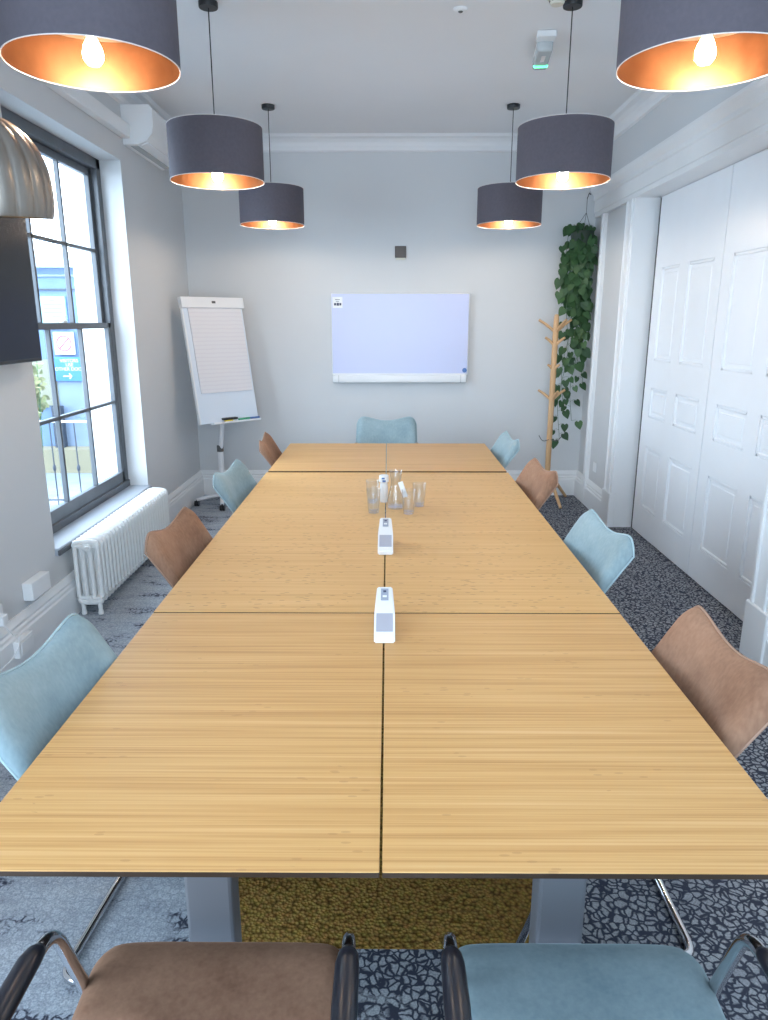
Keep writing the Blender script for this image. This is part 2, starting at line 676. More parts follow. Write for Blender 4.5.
# folding doors
def door_leaf(name, y0, y1, cols):
    bm = bmesh.new()
    x = XD
    z0, z1 = .012, DZ - .004
    rows = ((.24, .74), (.97, 1.20), (1.41, 2.10))
    box(bm, x + .012, x + .05, y0 + .003, y1 - .003, z0, z1)
    ys = [y0 + .003] + [v for c in cols for v in c] + [y1 - .003]
    for i in range(0, len(ys), 2):
        box(bm, x, x + .014, ys[i], ys[i + 1], z0, z1, .0015)
    zs = [z0] + [v for r in rows for v in r] + [z1]
    for i in range(0, len(zs), 2):
        for c in cols:
            box(bm, x, x + .014, c[0] - .001, c[1] + .001, zs[i], zs[i + 1], 0)
    for c in cols:       # moulded frame inside each recess
        for r in rows:
            t = .022
            for (a, b, e, f) in ((c[0], c[1], r[0], r[0] + t), (c[0], c[1], r[1] - t, r[1]), (c[0], c[0] + t, r[0], r[1]), (c[1] - t, c[1], r[0], r[1])):
                box(bm, x + .003, x + .016, a, b, e, f, .005)
            box(bm, x + .007, x + .016, c[0] + .045, c[1] - .045, r[0] + .045, r[1] - .045, .004)
    return struct(name, bm, M['door'])


door_leaf('door_1', 4.685, DY1 - .055, ((4.80, 5.20), (5.36, 5.70)))
door_leaf('door_2', DY0 + .002, 4.682, ((3.60, 3.99), (4.14, 4.54)))
bm = bmesh.new()
box(bm, XD + .012, XD + .055, DY1 - .054, DY1 - .001, 0, DZ - .002)  # black strip filling the gap beside the door, stands in for its deep shade
struct('door_gap_shade', bm, M['black'])


# white painted outer reveals of the thick wall
bm = bmesh.new()
for y_ in (WY0 - .0, WY1 - .012, VY0 - .0, VY1 - .012):
    box(bm, XL - .41, -2.0945, y_, y_ + .012, WZ0 - .02, WZ1)
struct('trim_9', bm, M['o_white'])

# sash window
def make_window(name, y0, y1):
    root = empty(name, (0, 0, 0), kind='structure')
    z0, z1 = WZ0, WZ1
    xo, xi = -2.17, -2.05
    fb = bmesh.new()
    fw = .07
    zm = 1.66
    for xa, xb, q in ((-2.093, xi, fw),):
        box(fb, xa, xb, y0, y0 + q, z0, z1, .003)
        box(fb, xa, xb, y1 - q, y1, z0, z1, .003)
    box(fb, xo, xi, y0, y1, z1 - fw, z1, .004)
    box(fb, xo, xi + .01, y0, y1, z0 - .02, z0 + .05, .004)
    for yy in (y0 + .022, y1 - fw - .012):     # parting beads of the upper sash
        box(fb, -2.097, -2.091, yy, yy + fw - .01, zm, z1, 0)
    finish('window_frame', fixn(fb), M['winframe'], root)
    a, b = y0 + fw, y1 - fw
    zm = 1.66

    def sash(nm, x, za, zb, bot, top):
        s = bmesh.new()
        t = .036
        sw = .045
        box(s, x, x + t, a, a + sw, za, zb, .003)
        box(s, x, x + t, b - sw, b, za, zb, .003)
        box(s, x, x + t, a, b, za, za + bot, .003)
        box(s, x, x + t, a, b, zb - top, zb, .003)
        W = (b - a - 2 * sw)
        for k in (1, 2):
            yy = a + sw + W * k / 3
            box(s, x + .004, x + t - .002, yy - .011, yy + .011, za + bot, zb - top, .002)
        zz = (za + bot + zb - top) / 2
        box(s, x + .004, x + t - .002, a + sw, b - sw, zz - .011, zz + .011, .002)
        o = finish(nm, fixn(s), M['winframe'], root)
        g = bmesh.new()
        xx = x + .016
        vs = [g.verts.new(v) for v in ((xx, a + sw, za + bot), (xx, b - sw, za + bot), (xx, b - sw, zb - top), (xx, a + sw, zb - top))]
        g.faces.new(vs)
        finish('pane', g, M['pane'], o)
        return o
    sash('upper_sash', -2.13, zm - .005, z1 - fw, .04, .05)
    lo = sash('lower_sash', -2.088, z0 + .045, zm + .035, .085, .04)
    for yy in ((a + b) / 2, ):
        lk = bmesh.new()
        box(lk, -2.085, -2.055, yy - .03, yy + .03, zm + .035, zm + .05, .003)
        lathe(lk, [(.006, 0), (.006, .018), (.011, .02), (.011, .032), (0, .035)], 12, (-2.07, yy + .02, zm + .045))
        finish('sash_lock', fixn(lk), M['white_metal'], lo)
    sl = B((-2.06, XL + .025, y0 - .005, y1 + .005, z0 - .045, z0, .008), bev=.008, seg=2)
    so = finish('window_sill', fixn(sl), M['sill'], root)
    tag(finish('sill_nosing', fixn(B((XL + .016, XL + .031, y0 - .008, y1 + .008, z0 - .044, z0 - .010, .006), seg=2)), M['winframe'], so), 'dark grey nosing')
    return root


M['sill'] = mat('pale_grey_blue_sill', (.40, .44, .50), .35)
make_window('window_1', WY0, WY1)
make_window('window_2', VY0, VY1)
w3 = empty('added_rear_window', (0, 0, 0), kind='structure')  # added window, unseen behind the camera, lets more skylight onto the foreground
bm = bmesh.new()
for a in (-1.2, -.43, .37, 1.14):
    box(bm, a, a + .06, YN - .12, YN - .05, .45, 2.81, .004)
for z in (.45, 1.60, 2.75):
    box(bm, -1.2, 1.2, YN - .12, YN - .05, z, z + .06, .004)
finish('window_frame', fixn(bm), M['winframe'], w3)
bm = bmesh.new()
bm.faces.new([bm.verts.new(v) for v in ((-1.15, YN - .09, .5), (1.15, YN - .09, .5), (1.15, YN - .09, 2.76), (-1.15, YN - .09, 2.76))])
finish('pane', bm, M['pane'], w3)
# portals guide the sampling of the sky seen through the two windows
for y0, y1 in ((WY0, WY1), (VY0, VY1)):
    ld = bpy.data.lights.new('window_portal', 'AREA')
    ld.shape = 'RECTANGLE'
    ld.size = y1 - y0
    ld.size_y = WZ1 - WZ0
    ld.cycles.is_portal = True
    lo_ = bpy.data.objects.new('window_portal', ld)
    COL.objects.link(lo_)
    lo_.location = (-2.31, (y0 + y1) / 2, (WZ0 + WZ1) / 2)
    lo_.rotation_euler = (R(90), 0, R(-90))

ld = bpy.data.lights.new('window_portal', 'AREA')  # portal for the added rear window
ld.shape = 'RECTANGLE'
ld.size = 2.4
ld.size_y = 2.36
ld.cycles.is_portal = True
lo_ = bpy.data.objects.new('window_portal', ld)
COL.objects.link(lo_)
lo_.location = (0, YN - .21, 1.63)
lo_.rotation_euler = (R(90), 0, 0)

# ------------------------------------------------------------ meeting tables (six desks pushed together)
CX = -.012


def make_table(x0, x1, y0, y1, legs, m, label, dz=0.0, group='bamboo desks pushed together into one long meeting table'):
    cx, cy = (x0 + x1) / 2, (y0 + y1) / 2
    t = empty('meeting_table', (cx, cy, 0), 0, label, 'table', group)
    hx, hy = (x1 - x0) / 2, (y1 - y0) / 2
    g = .0026
    bm = bmesh.new()
    box(bm, -hx + g, hx - g, -hy + g, hy - g, .716 + dz, .730 + dz, .0015)
    for f in bm.faces:
        f.material_index = 1 if abs(f.normal.z) < .3 or f.calc_center_median().z < .72 + dz else 0
    finish('tabletop', fixn(bm), [m, M['seam']], t)
    for ly in legs:
        q = ly - cy
        sh_ = .022 if cx < 0 else -.015
        bm = B((sh_ - .052, sh_ + .052, q - .035, q + .035, .03, .672, .008), seg=2)
        finish('leg_column', fixn(bm), M['grey_col'], t)
        bm = B((-.30, .30, q - .04, q + .04, .0022, .03, .006), seg=2)
        finish('foot', fixn(bm), M['grey_col'], t)
        bm = B((-.33, .33, q - .03, q + .03, .672, .716 + dz, .004))
        finish('crossbar', fixn(bm), M['dark_steel'], t)
    bm = B((-.05, .05, legs[0] - cy + .03, legs[-1] - cy - .03, .66, .714 + dz, .004))
    finish('beam', fixn(bm), M['dark_steel'], t)
    return t


TL, TR = CX - .80, CX + .815
S1, S2, S0, S3 = 2.293, 4.67, 1.09, 5.80
make_table(TL + .0, CX, S0, S1, (1.325, 2.12), M['bamboo'], 'striped bamboo desk at the near left corner of the long table')
make_table(CX, TR, S0, S1, (1.325, 2.17), M['bamboo'], 'striped bamboo desk at the near right corner of the long table')
make_table(TL, CX, S1, S2, (2.45, 4.55), M['bamboo_knots'], 'long knotty bamboo desk on the window side, middle of the long table', .002)
make_table(CX, TR, S1, S2, (2.45, 4.55), M['bamboo_knots'], 'long knotty bamboo desk on the door side, middle of the long table', .002)
make_table(TL + .01, CX, S2, S3, (4.83, 5.68), M['bamboo'], 'bamboo desk at the far end of the long table, flipchart side', .010)
make_table(CX, TR - .01, S2, S3, (4.83, 5.68), M['bamboo'], 'bamboo desk at the far end of the long table, coat stand side', .010)

bm = B((-.47, .47, 1.625, 5.3, 0.0003, .002, 0))
rug = finish('mustard_rug', fixn(bm), M['mustard'])
tag(rug, 'mustard yellow looped rug lying under the long meeting table', 'rug')


# ------------------------------------------------------------ chairs
def back_mid(u, v):
    """mid surface of the backrest, u -1..1, v 0..1; chair faces +y."""
    au = abs(u)
    top = .834 + .038 * (math.sin(min(au / .88, 1) * math.pi / 2) ** 2.2)
    if au > .74:
        q = (au - .74) / .26
        top -= .080 * (1 - math.sqrt(max(0, 1 - q * q * .98)))
    z0 = .445
    z = z0 + (top - z0) * v
    hw = .278 - .010 * v
    hw *= (1 - .16 * max(0, (.3 - v) / .3) ** 2)
    x = hw * u
    lean = -.195 - .15 * (v ** 1.25)
    wrap = .10 * (au ** 2.2) * (1 - .92 * v)
    y = lean + wrap
    return Vector((x, y, z))


def pillow(midf, nu, nv, T, edge=.10):
    bm = bmesh.new()
    gf, gb = [], []
    eps = 1e-3
    for i in range(nu + 1):
        rf, rb = [], []
        for j in range(nv + 1):
            u = -1 + 2 * i / nu
            v = j / nv
            # cluster samples towards the edges
            u2 = math.sin(u * math.pi / 2) * .35 + u * .65
            v2 = v
            p = midf(u2, v2)
            du = midf(min(1, u2 + eps), v2) - midf(max(-1, u2 - eps), v2)
            dv = midf(u2, min(1, v2 + eps)) - midf(u2, max(0, v2 - eps))
            n = dv.cross(du)
            if n.length < 1e-9:
                n = Vector((0, 1, 0))
            n.normalize()
            e = min(1 - abs(u2), v2 * 1.6 + 0.02, (1 - v2) * 1.6 / 1.0)
            k = min(1, max(0, e) / edge)
            t = T * (.30 + .70 * math.sqrt(max(0, 1 - (1 - k) ** 2)))
            rf.append(bm.verts.new(p + n * t))
            rb.append(bm.verts.new(p - n * t * .8))
        gf.append(rf)
        gb.append(rb)
    for i in range(nu):
        for j in range(nv):
            bm.faces.new((gf[i][j], gf[i + 1][j], gf[i + 1][j + 1], gf[i][j + 1]))
            bm.faces.new((gb[i][j], gb[i][j + 1], gb[i + 1][j + 1], gb[i + 1][j]))
    for j in range(nv):
        bm.faces.new((gf[0][j], gf[0][j + 1], gb[0][j + 1], gb[0][j]))
        bm.faces.new((gf[nu][j], gb[nu][j], gb[nu][j + 1], gf[nu][j + 1]))
    for i in range(nu):
        bm.faces.new((gf[i][0], gb[i][0], gb[i + 1][0], gf[i + 1][0]))
        bm.faces.new((gf[i][nv], gf[i + 1][nv], gb[i + 1][nv], gb[i][nv]))
    return fixn(bm)


def seat_mid(u, v):
    # v 0 = rear, 1 = front
    hw = (.236 + .022 * v) * (1 - .10 * max(0, (v - .82) / .18) ** 2 - .10 * max(0, (.2 - v) / .2) ** 2)
    x = hw * u
    y = -.22 + .495 * v - .012 * abs(u) ** 4 * (1 if v > .5 else -1)
    z = .452 - .020 * math.sin(v * math.pi) * (1 - u * u) - .060 * max(0, (v - .80) / .20) ** 2
    return Vector((x, y, z))


def smooth_mod(o, lv=1):
    md = o.modifiers.new('sub', 'SUBSURF')
    md.levels = lv
    md.render_levels = lv


def make_chair(fab, pipe):
    t = empty('cantilever_chair')
    s = finish('seat', pillow(seat_mid, 16, 16, .034, .16), fab, t, 'all')
    smooth_mod(s)
    b = finish('backrest', pillow(back_mid, 24, 14, .021, .13), fab, t, 'all')
    smooth_mod(b)
    bm = bmesh.new()
    pts = [back_mid(-1, v / 12) for v in range(0, 12)] + [back_mid(-1 + 2 * i / 36, 1) for i in range(37)] + [back_mid(1, 1 - v / 12) for v in range(1, 13)]
    tube(bm, pts, .0040, 6)
    finish('piping', fixn(bm), pipe, b, 'all')
    fr = bmesh.new()
    path = [(-.205, .0, .013)]
    half = [(.21, .245, .013), (.268, .075, .645), (.268, -.20, .640), (.225, -.27, .585)]
    left = [(-x, y, z) for x, y, z in half]
    full = list(reversed(left)) + half
    # one bent tube per side, joined by the rear floor bar
    A = [(-.218, -.27, .60), (-.268, -.22, .643), (-.268, .085, .645), (-.212, .255, .013), (-.212, -.245, .013),
         (.212, -.245, .013), (.212, .255, .013), (.268, .085, .645), (.268, -.22, .643), (.218, -.27, .60)]
    tube(fr, fillet(A, .055, 7), .0125, 12)
    for sx in (-1, 1):
        tube(fr, [(sx * .232, .135, .435), (sx * .2, .13, .405), (-sx * 0, .13, .405)], .009, 8)
    finish('tube_frame', fixn(fr), M['chrome'], t, 'all')
    for sx in (-1, 1):
        pd = bmesh.new()
        pts = [(sx * .268, y, z) for y, z in ((-.20, .651), (-.15, .655), (-.08, .658), (0, .657), (.025, .653), (.042, .648))]
        tube(pd, pts, [.012, .019, .0215, .0205, .017, .009], 14, flat=.75)
        finish('armrest_pad', fixn(pd), M['armpad'], t, 'all')
    return t


G = 'velvet cantilever chairs round the long table'
first = {}


def chair(kind, x, y, rz, label):
    if kind not in first:
        first[kind] = make_chair(M[kind + '_velvet'], M[kind + '_pipe'])
        o = first[kind]
    else:
        o = copy_tree(first[kind])
    o.location = (x, y, .0018)
    o.rotation_euler = (0, 0, R(rz))
    return tag(o, label, 'chair', G)


chair('brown', -.335, .965, 0, 'brown velvet chair with black arms tucked under the near end of the table')
chair('blue', .378, .965, 0, 'blue velvet chair with black arms tucked under the near end of the table')
chair('blue', -.605, 1.70, -95, 'large pale blue velvet chair nearest on the window side, below the wall boxes')
chair('brown', -.615, 2.96, -94, 'tan brown velvet chair on the window side beside the white radiator')
chair('blue', -.62, 4.14, -95, 'pale blue velvet chair on the window side, between two brown chairs')
chair('brown', -.60, 5.34, -86, 'small tan brown velvet chair furthest along the window side, right of the flipchart')
chair('brown', .60, 1.80, 90, 'large brown velvet chair nearest on the door side of the table')
chair('blue', .61, 2.92, 95, 'pale blue velvet chair on the door side, in front of the folding doors')
chair('brown', .605, 4.20, 95, 'brown velvet chair on the door side in front of the coat stand')
chair('blue', .60, 5.37, 93, 'small pale blue velvet chair furthest along the door side')
chair('blue', -.012, 6.12, 180, 'teal blue velvet chair at the far head of the table beneath the whiteboard')


# ------------------------------------------------------------ pendant lamps
def make_pendant():
    t = empty('pendant_lamp')
    zb, zt, r = 2.452, 2.725, .255
    zs = zb + .150
    bm = bmesh.new()
    lathe(bm, [(r, zb), (r, zt), (r - .002, zt), (r - .002, zb), (r, zb)], 64, caps=False)
    sh = finish('lamp_shade', fixn(bm), M['shade'], t, 50)
    bm = bmesh.new()
    lathe(bm, [(r - .0025, zb + .003), (r - .0025, zt - .002), (r - .0035, zt - .002), (r - .0035, zb + .003), (r - .0025, zb + .003)], 64, caps=False)
    tag(finish('lining', fixn(bm), M['copper'], sh, 50), 'shiny copper lining')
    for z in (zb, zt):
        bm = bmesh.new()
        tube(bm, [((r - .001) * math.cos(2 * math.pi * k / 64), (r - .001) * math.sin(2 * math.pi * k / 64), z) for k in range(64)], .0019, 6, closed=True)
        finish('rim', fixn(bm), M['rimwhite'], sh, 'all')
    bm = bmesh.new()
    for k in range(3):
        a = R(30 + 120 * k)
        tube(bm, [(.022 * math.cos(a), .022 * math.sin(a), zs - .035), ((r - .004) * math.cos(a), (r - .004) * math.sin(a), zs - .012)], .0022, 6)
    tube(bm, [(.024 * math.cos(2 * math.pi * k / 20), .024 * math.sin(2 * math.pi * k / 20), zs - .035) for k in range(20)], .0035, 6, closed=True)
    finish('spider_ring', fixn(bm), M['rimwhite'], t, 'all')
    bm = bmesh.new()
    lathe(bm, [(.012, zs - .003), (r - .004, zs - .003), (r - .004, zs), (.012, zs), (.012, zs - .003)], 48, caps=False)
    finish('top_diffuser', fixn(bm), M['tan'], t, 40)
    bm = bmesh.new()
    lathe(bm, [(.004, zs + .03), (.014, zs + .025), (.019, zs - .01), (.021, zs - .035), (.017, zs - .050), (.017, zs - .060), (0, zs - .060)], 20, caps=False)
    finish('bulb_socket', fixn(bm), M['black'], t, 40)
    bm = bmesh.new()
    zz = zs - .060
    lathe(bm, [(.012, zz), (.014, zz - .015), (.024, zz - .035), (.030, zz - .055), (.028, zz - .072), (.018, zz - .086), (0, zz - .09)], 20, caps=False)
    finish('bulb', fixn(bm), M['bulb'], t, 'all')
    bm = bmesh.new()
    tube(bm, [(0, 0, zs + .025), (0, 0, ZC - .02)], .003, 8)
    finish('cord', fixn(bm), M['black'], t, 'all')
    bm = bmesh.new()
    lathe(bm, [(0, ZC - .028), (.048, ZC - .028), (.05, ZC - .024), (.05, ZC - .0005), (0, ZC - .0005)], 32, caps=False)
    finish('ceiling_rose', fixn(bm), M['black'], t, 40)
    return t


lamp_spots = [(-.895, 2.44, 'nearest drum pendant lamp on the window side, cut by the top left corner'),
              (.955, 2.44, 'nearest drum pendant lamp on the door side, cut by the top right corner'),
              (-.945, 4.29, 'middle drum pendant lamp on the window side, hanging before the air conditioner'),
              (.962, 4.29, 'middle drum pendant lamp on the door side, hanging near the smoke detector'),
              (-.93, 6.13, 'smallest looking drum pendant lamp on the window side, furthest from view'),
              (.965, 6.13, 'smallest looking drum pendant lamp on the door side, furthest from view')]
p0 = None
for x, y, lb in lamp_spots:
    o = make_pendant() if p0 is None else copy_tree(p0)
    p0 = p0 or o
    o.location = (x, y, 0)
    tag(o, lb, 'pendant lamp', 'charcoal drum pendants with copper lining in two rows')

# ------------------------------------------------------------ arc lamp with domed head
t = empty('arc_floor_lamp', (-1.66, 1.15, 0), 0, 'floor lamp with a fluted brushed metal dome beside the dark screen', 'floor lamp')
bm = bmesh.new()
lathe(bm, [(0, 0), (.15, 0), (.155, .006), (.155, .03), (.148, .036), (0, .036)], 40, caps=False)
finish('base', fixn(bm), M['black'], t, 40)
head = Vector((-1.0, 1.90, 0)) - Vector((-1.66, 1.15, 0))
bm = bmesh.new()
arc = [Vector((0, 0, .03)), Vector((0, 0, 1.3)), Vector((.02, .02, 1.9)), Vector((.12, .13, 2.22)), Vector((.30, .33, 2.38)), Vector((.50, .55, 2.39)), Vector((head.x - .03, head.y - .04, 2.31)), Vector((head.x, head.y, 2.205))]
sm = []
for i in range(len(arc) - 1):
    p_ = arc[max(i - 1, 0)], arc[i], arc[i + 1], arc[min(i + 2, len(arc) - 1)]
    for k in range(6):
        s_ = k / 6
        sm.append(.5 * ((2 * p_[1]) + (p_[2] - p_[0]) * s_ + (2 * p_[0] - 5 * p_[1] + 4 * p_[2] - p_[3]) * s_ ** 2 + (-p_[0] + 3 * p_[1] - 3 * p_[2] + p_[3]) * s_ ** 3))
sm.append(arc[-1])
tube(bm, sm, .011, 12)
finish('pole', fixn(bm), M['brass'], t, 'all')
bm = bmesh.new()
N, H, RR = 200, .230, .160
prof = []
for k in range(15):
    a = R(90 * k / 14)
    prof.append((RR * math.sin(a) ** .8 if k else .012, H * (.28 + .72 * math.cos(a))))
prof += [(RR, H * .18), (RR * .99, H * .08), (RR * .97, H * .02), (RR * .965, 0)]
inner = [(max(.01, r_ - .004), z_ - (.004 if i_ < 10 else 0)) for i_, (r_, z_) in enumerate(prof)][::-1]
rg = lathe(bm, prof + inner, N, caps=False)
for i_, ring in enumerate(rg):
    for k, v in enumerate(ring):
        ph = (k * 20 / N) % 1
        am = .030 * (1 - abs(2 * ph - 1)) ** .5 if True else 0
        d = v.co.copy()
        f = 1 - .04 + am * 1.35
        v.co.x *= f
        v.co.y *= f
mt = Matrix.Translation((head.x, head.y, 1.955)) @ Matrix.Rotation(R(7), 4, Vector((1, .45, 0)).normalized())
for v in bm.verts:
    v.co = mt @ v.co
bm.normal_update()
finish('dome_shade', fixn(bm), M['brass'], t, 'all')
bm = bmesh.new()
lathe(bm, [(0, .245), (.02, .245), (.024, .235), (.024, .215), (.04, .212), (0, .212)], 20, caps=False, mtx=mt)
finish('dome_cap', fixn(bm), M['brass'], t, 40)

# ------------------------------------------------------------ wall screen
t = empty('wall_screen', (-1.80, 3.13, 1.505), 0, 'large dark flat screen mounted on the left wall beside the window', 'screen')
bm = B((-.035, .0, -.66, .66, 0, .77, .004))
finish('casing', fixn(bm), M['black'], t)
bm = B((-.001, .003, -.652, .652, .016, .762, .001))
finish('display_panel', fixn(bm), M['screen'], t)
bm = B((-.10, -.035, -.20, .20, .25, .55, .004))
finish('wall_bracket', fixn(bm), M['black'], t)

# ------------------------------------------------------------ air conditioner and trunking
t = empty('air_conditioner', (XL, 6.06, 2.93), 0, 'white wall mounted air conditioner above the flipchart corner', 'air conditioner')
bm = bmesh.new()
pf = [(0.001, .0), (.10, 0), (.17, .025), (.215, .075), (.225, .12), (.225, .23), (.205, .258), (.001, .258)]
prism(bm, pf, 'y', -.46, .46)
bmesh.ops.bevel(bm, geom=[e for e in bm.edges if abs(e.verts[0].co.y - e.verts[1].co.y) < 1e-5], offset=.006, segments=2, affect='EDGES')
finish('body', fixn(bm), M['white_plastic'], t, 30)
bm = bmesh.new()
mt = Matrix.Translation((.143, 0, .0145)) @ Matrix.Rotation(R(-20), 4, 'Y')
box(bm, -.026, .028, -.41, .41, -.006, .003, .002, mtx=mt)
finish('louvre', fixn(bm), M['white_metal'], t)
bm = B((.04, .095, -.41, .41, -.003, .001, .0))
finish('air_slot', fixn(bm), M['clearplastic'], t)
bm = B((XL + .001, XL + .06, -1.0, 5.598, 2.965, 3.06, .004))
tag(finish('cable_trunking', fixn(bm), M['white_plastic']), 'white cable trunking running along the left wall to the air conditioner', 'trunking')

# ------------------------------------------------------------ radiator
t = empty('column_radiator', (-1.775, 3.97, 0), 0, 'white cast iron column radiator beneath the sash window', 'radiator')
bm = bmesh.new()
for k in range(4):
    xx = -.068 + .045 * k
    tube(bm, [(xx, 0, .11), (xx, 0, .43)], .0135, 10, caps=False)
for z0_ in (.075, .455):
    sg = -1 if z0_ < .2 else 1
    pts = [(-.068, 0, z0_ - sg * .03), (-.062, 0, z0_ - sg * .008), (-.03, 0, z0_), (.03, 0, z0_), (.061, 0, z0_ - sg * .008), (.067, 0, z0_ - sg * .03)]
    tube(bm, pts, .0165, 12)
    tube(bm, [(-.068, 0, z0_ - sg * .028), (.067, 0, z0_ - sg * .028)], .0150, 10)
    lathe(bm, [(.017, -.027), (.017, .027)], 14, mtx=Matrix.Translation((0, 0, z0_ - sg * .026)) @ Matrix.Rotation(R(90), 4, 'X'))
NS = 26
pit = 1.40 / NS
fixn(bm)
sec = finish('section', bm, M['rad'], t, 50, (0, pit / 2, 0))
for k in range(1, NS):
    c = sec.copy()
    COL.objects.link(c)
    c.parent = t
    c.location = (0, pit / 2 + k * pit, 0)
for yy in (pit / 2, 1.40 - pit / 2):
    for xx in (-.05, .05):
        bm = bmesh.new()
        lathe(bm, [(.015, 0), (.017, .01), (.012, .03), (.014, .075)], 12, (xx, yy, 0))
        finish('foot', fixn(bm), M['rad'], t, 40)
for yy, sgn in ((0, -1), (1.40, 1)):
    bm = bmesh.new()
    lathe(bm, [(.024, 0), (.024, .008), (.014, .012), (.012, .022), (0, .024)], 16, mtx=Matrix.Translation((.02, yy - sgn * .002, .425)) @ Matrix.Rotation(R(-90 * sgn), 4, 'X'))
    finish('end_plug', fixn(bm), M['rad'], t, 40)
bm = bmesh.new()
tube(bm, fillet([(.04, 1.40, .10), (.04, 1.46, .10), (.04, 1.46, .0)], .02), .009, 10)
lathe(bm, [(.02, 0), (.022, .03), (.019, .055), (0, .06)], 16, (.04, 1.46, .10))
finish('valve', fixn(bm), M['white_metal'], t, 40)

# wall boxes by the skirting
t = empty('junction_box', (XL, 3.575, .34), 0, 'long white plastic box fixed above the skirting left of the radiator', 'junction box')
bm = B((.001, .055, -.10, .10, -.048, .048, .003))
finish('cover', fixn(bm), M['white_plastic'], t)
bm = B((.008, .045, -.085, -.05, -.055, -.047, .002))
finish('cable_gland', fixn(bm), M['cord'], t)
t = empty('wall_socket', (XL, 3.12, .345), 0, 'white wall socket with cables at the left edge of the picture', 'socket')
bm = B((.001, .05, -.10, .075, -.045, .05, .003))
finish('back_box', fixn(bm), M['white_plastic'], t)
bm = B((.05, .085, .0, .05, -.04, .01, .004))
finish('plug', fixn(bm), M['white_plastic'], t)
bm = bmesh.new()
tube(bm, fillet([(.07, .025, -.04), (.08, .06, -.10), (.09, .12, -.16), (.085, .06, -.22), (.07, -.05, -.24), (.05, -.3, -.25)], .05, 5), .0035, 6)
finish('cable', fixn(bm), M['white_plastic'], t, 'all')
t = empty('floor_socket', (XL + .036, 3.33, .115), 0, 'small white socket box on the face of the left skirting board', 'socket')
bm = B((.0, .03, -.075, .075, -.045, .045, .003))
finish('box_body', fixn(bm), M['white_plastic'], t)
bm = B((.03, .034, -.055, .055, -.032, .032, .001))
finish('face_plate', fixn(bm), M['trim'], t)
t = empty('outlet_plate', (XR + .02, 6.52, .40), 0, 'small white outlet plate low on the right wall panel', 'socket')
bm = B((-.008, -.0005, -.045, .045, -.045, .045, .002))
finish('face_plate', fixn(bm), M['white_plastic'], t)
bm = B((-.010, -.007, -.012, .012, -.018, .018, .001))
finish('rocker', fixn(bm), M['trim'], t)

# ------------------------------------------------------------ whiteboard and plate on the back wall
t = empty('whiteboard', (.112, YB, 1.13), 0, 'wide interactive whiteboard with lilac sheen fixed on the back wall', 'whiteboard')
bm = B((-.655, .660, -.05, -.002, .07, .835, .010), seg=3)
finish('frame', fixn(bm), M['white_plastic'], t, 40)
bm = B((-.648, .653, -.053, -.048, .088, .827, .001))
finish('writing_surface', fixn(bm), M['wb'], t)
bm = B((-.650, .645, -.085, -.002, 0, .075, .012), seg=3)
tr_ = finish('tray', fixn(bm), M['white_plastic'], t, 40)
bm = B((-.590, -.588, -.0862, -.084, .002, .072), (.590, .592, -.0862, -.084, .002, .072))
finish('joint_line', fixn(bm), M['cord'], tr_)
bm = B((-.640, -.545, -.0545, -.0525, .70, .80, .0))
st = finish('sticker', fixn(bm), M['o_notice_w'] if 'o_notice_w' in M else M['white_plastic'], t)
bm = B((-.625, -.604, -.0555, -.054, .722, .744), (-.600, -.578, -.0555, -.054, .720, .746), (-.574, -.556, -.0555, -.054, .722, .744),
       (-.615, -.570, -.0555, -.054, .772, .777), (-.608, -.577, -.0555, -.054, .756, .760))
finish('print', fixn(bm), M['ink'], st)
bm = bmesh.new()
lathe(bm, [(.022, 0), (.022, .002), (0, .0022)], 24, mtx=Matrix.Translation((.628, -.0535, .118)) @ Matrix.Rotation(R(90), 4, 'X'))
bd = finish('badge', fixn(bm), M['blue'], t)

t = empty('wall_plate', (.115, YB, 2.335), 0, 'small square dark metal plate on the back wall above the whiteboard', 'wall plate')
bm = B((-.052, .052, -.018, -.001, -.052, .052, .004))
finish('cover', fixn(bm), M['steel'], t)
bm = B((-.045, .045, -.022, -.002, -.072, -.052, .002))
finish('bracket', fixn(bm), M['cream'], t)

# ------------------------------------------------------------ flipchart
TLc, TRc = Vector((-1.80, 6.43, 1.90)), Vector((-1.36, 6.86, 1.90))
BLc, BRc = Vector((-1.66, 6.30, .82)), Vector((-1.22, 6.73, .82))
U = (TRc - TLc).normalized()
V = (TLc - BLc).normalized()
Nn = U.cross(V).normalized()      # towards the room
if Nn.y > 0:
    Nn = -Nn
W_, H_ = (TRc - TLc).length, (TLc - BLc).length
Cn = (BLc + BRc) / 2
FB = Vector((Cn.x - .14, Cn.y + .14, 0))
t = empty('flipchart_easel', FB, 0, 'white flipchart easel with a paper pad on a wheeled stand in the corner', 'easel')
O = Cn - FB
fm = Matrix(((U.x, V.x, Nn.x, O.x), (U.y, V.y, Nn.y, O.y), (U.z, V.z, Nn.z, O.z), (0, 0, 0, 1)))


def fbox(*a, **k):
    bm_ = bmesh.new()
    box(bm_, *a[:6], bev=k.get('bev', 0), seg=2)
    for v in bm_.verts:
        v.co = fm @ v.co
    return fixn(bm_)


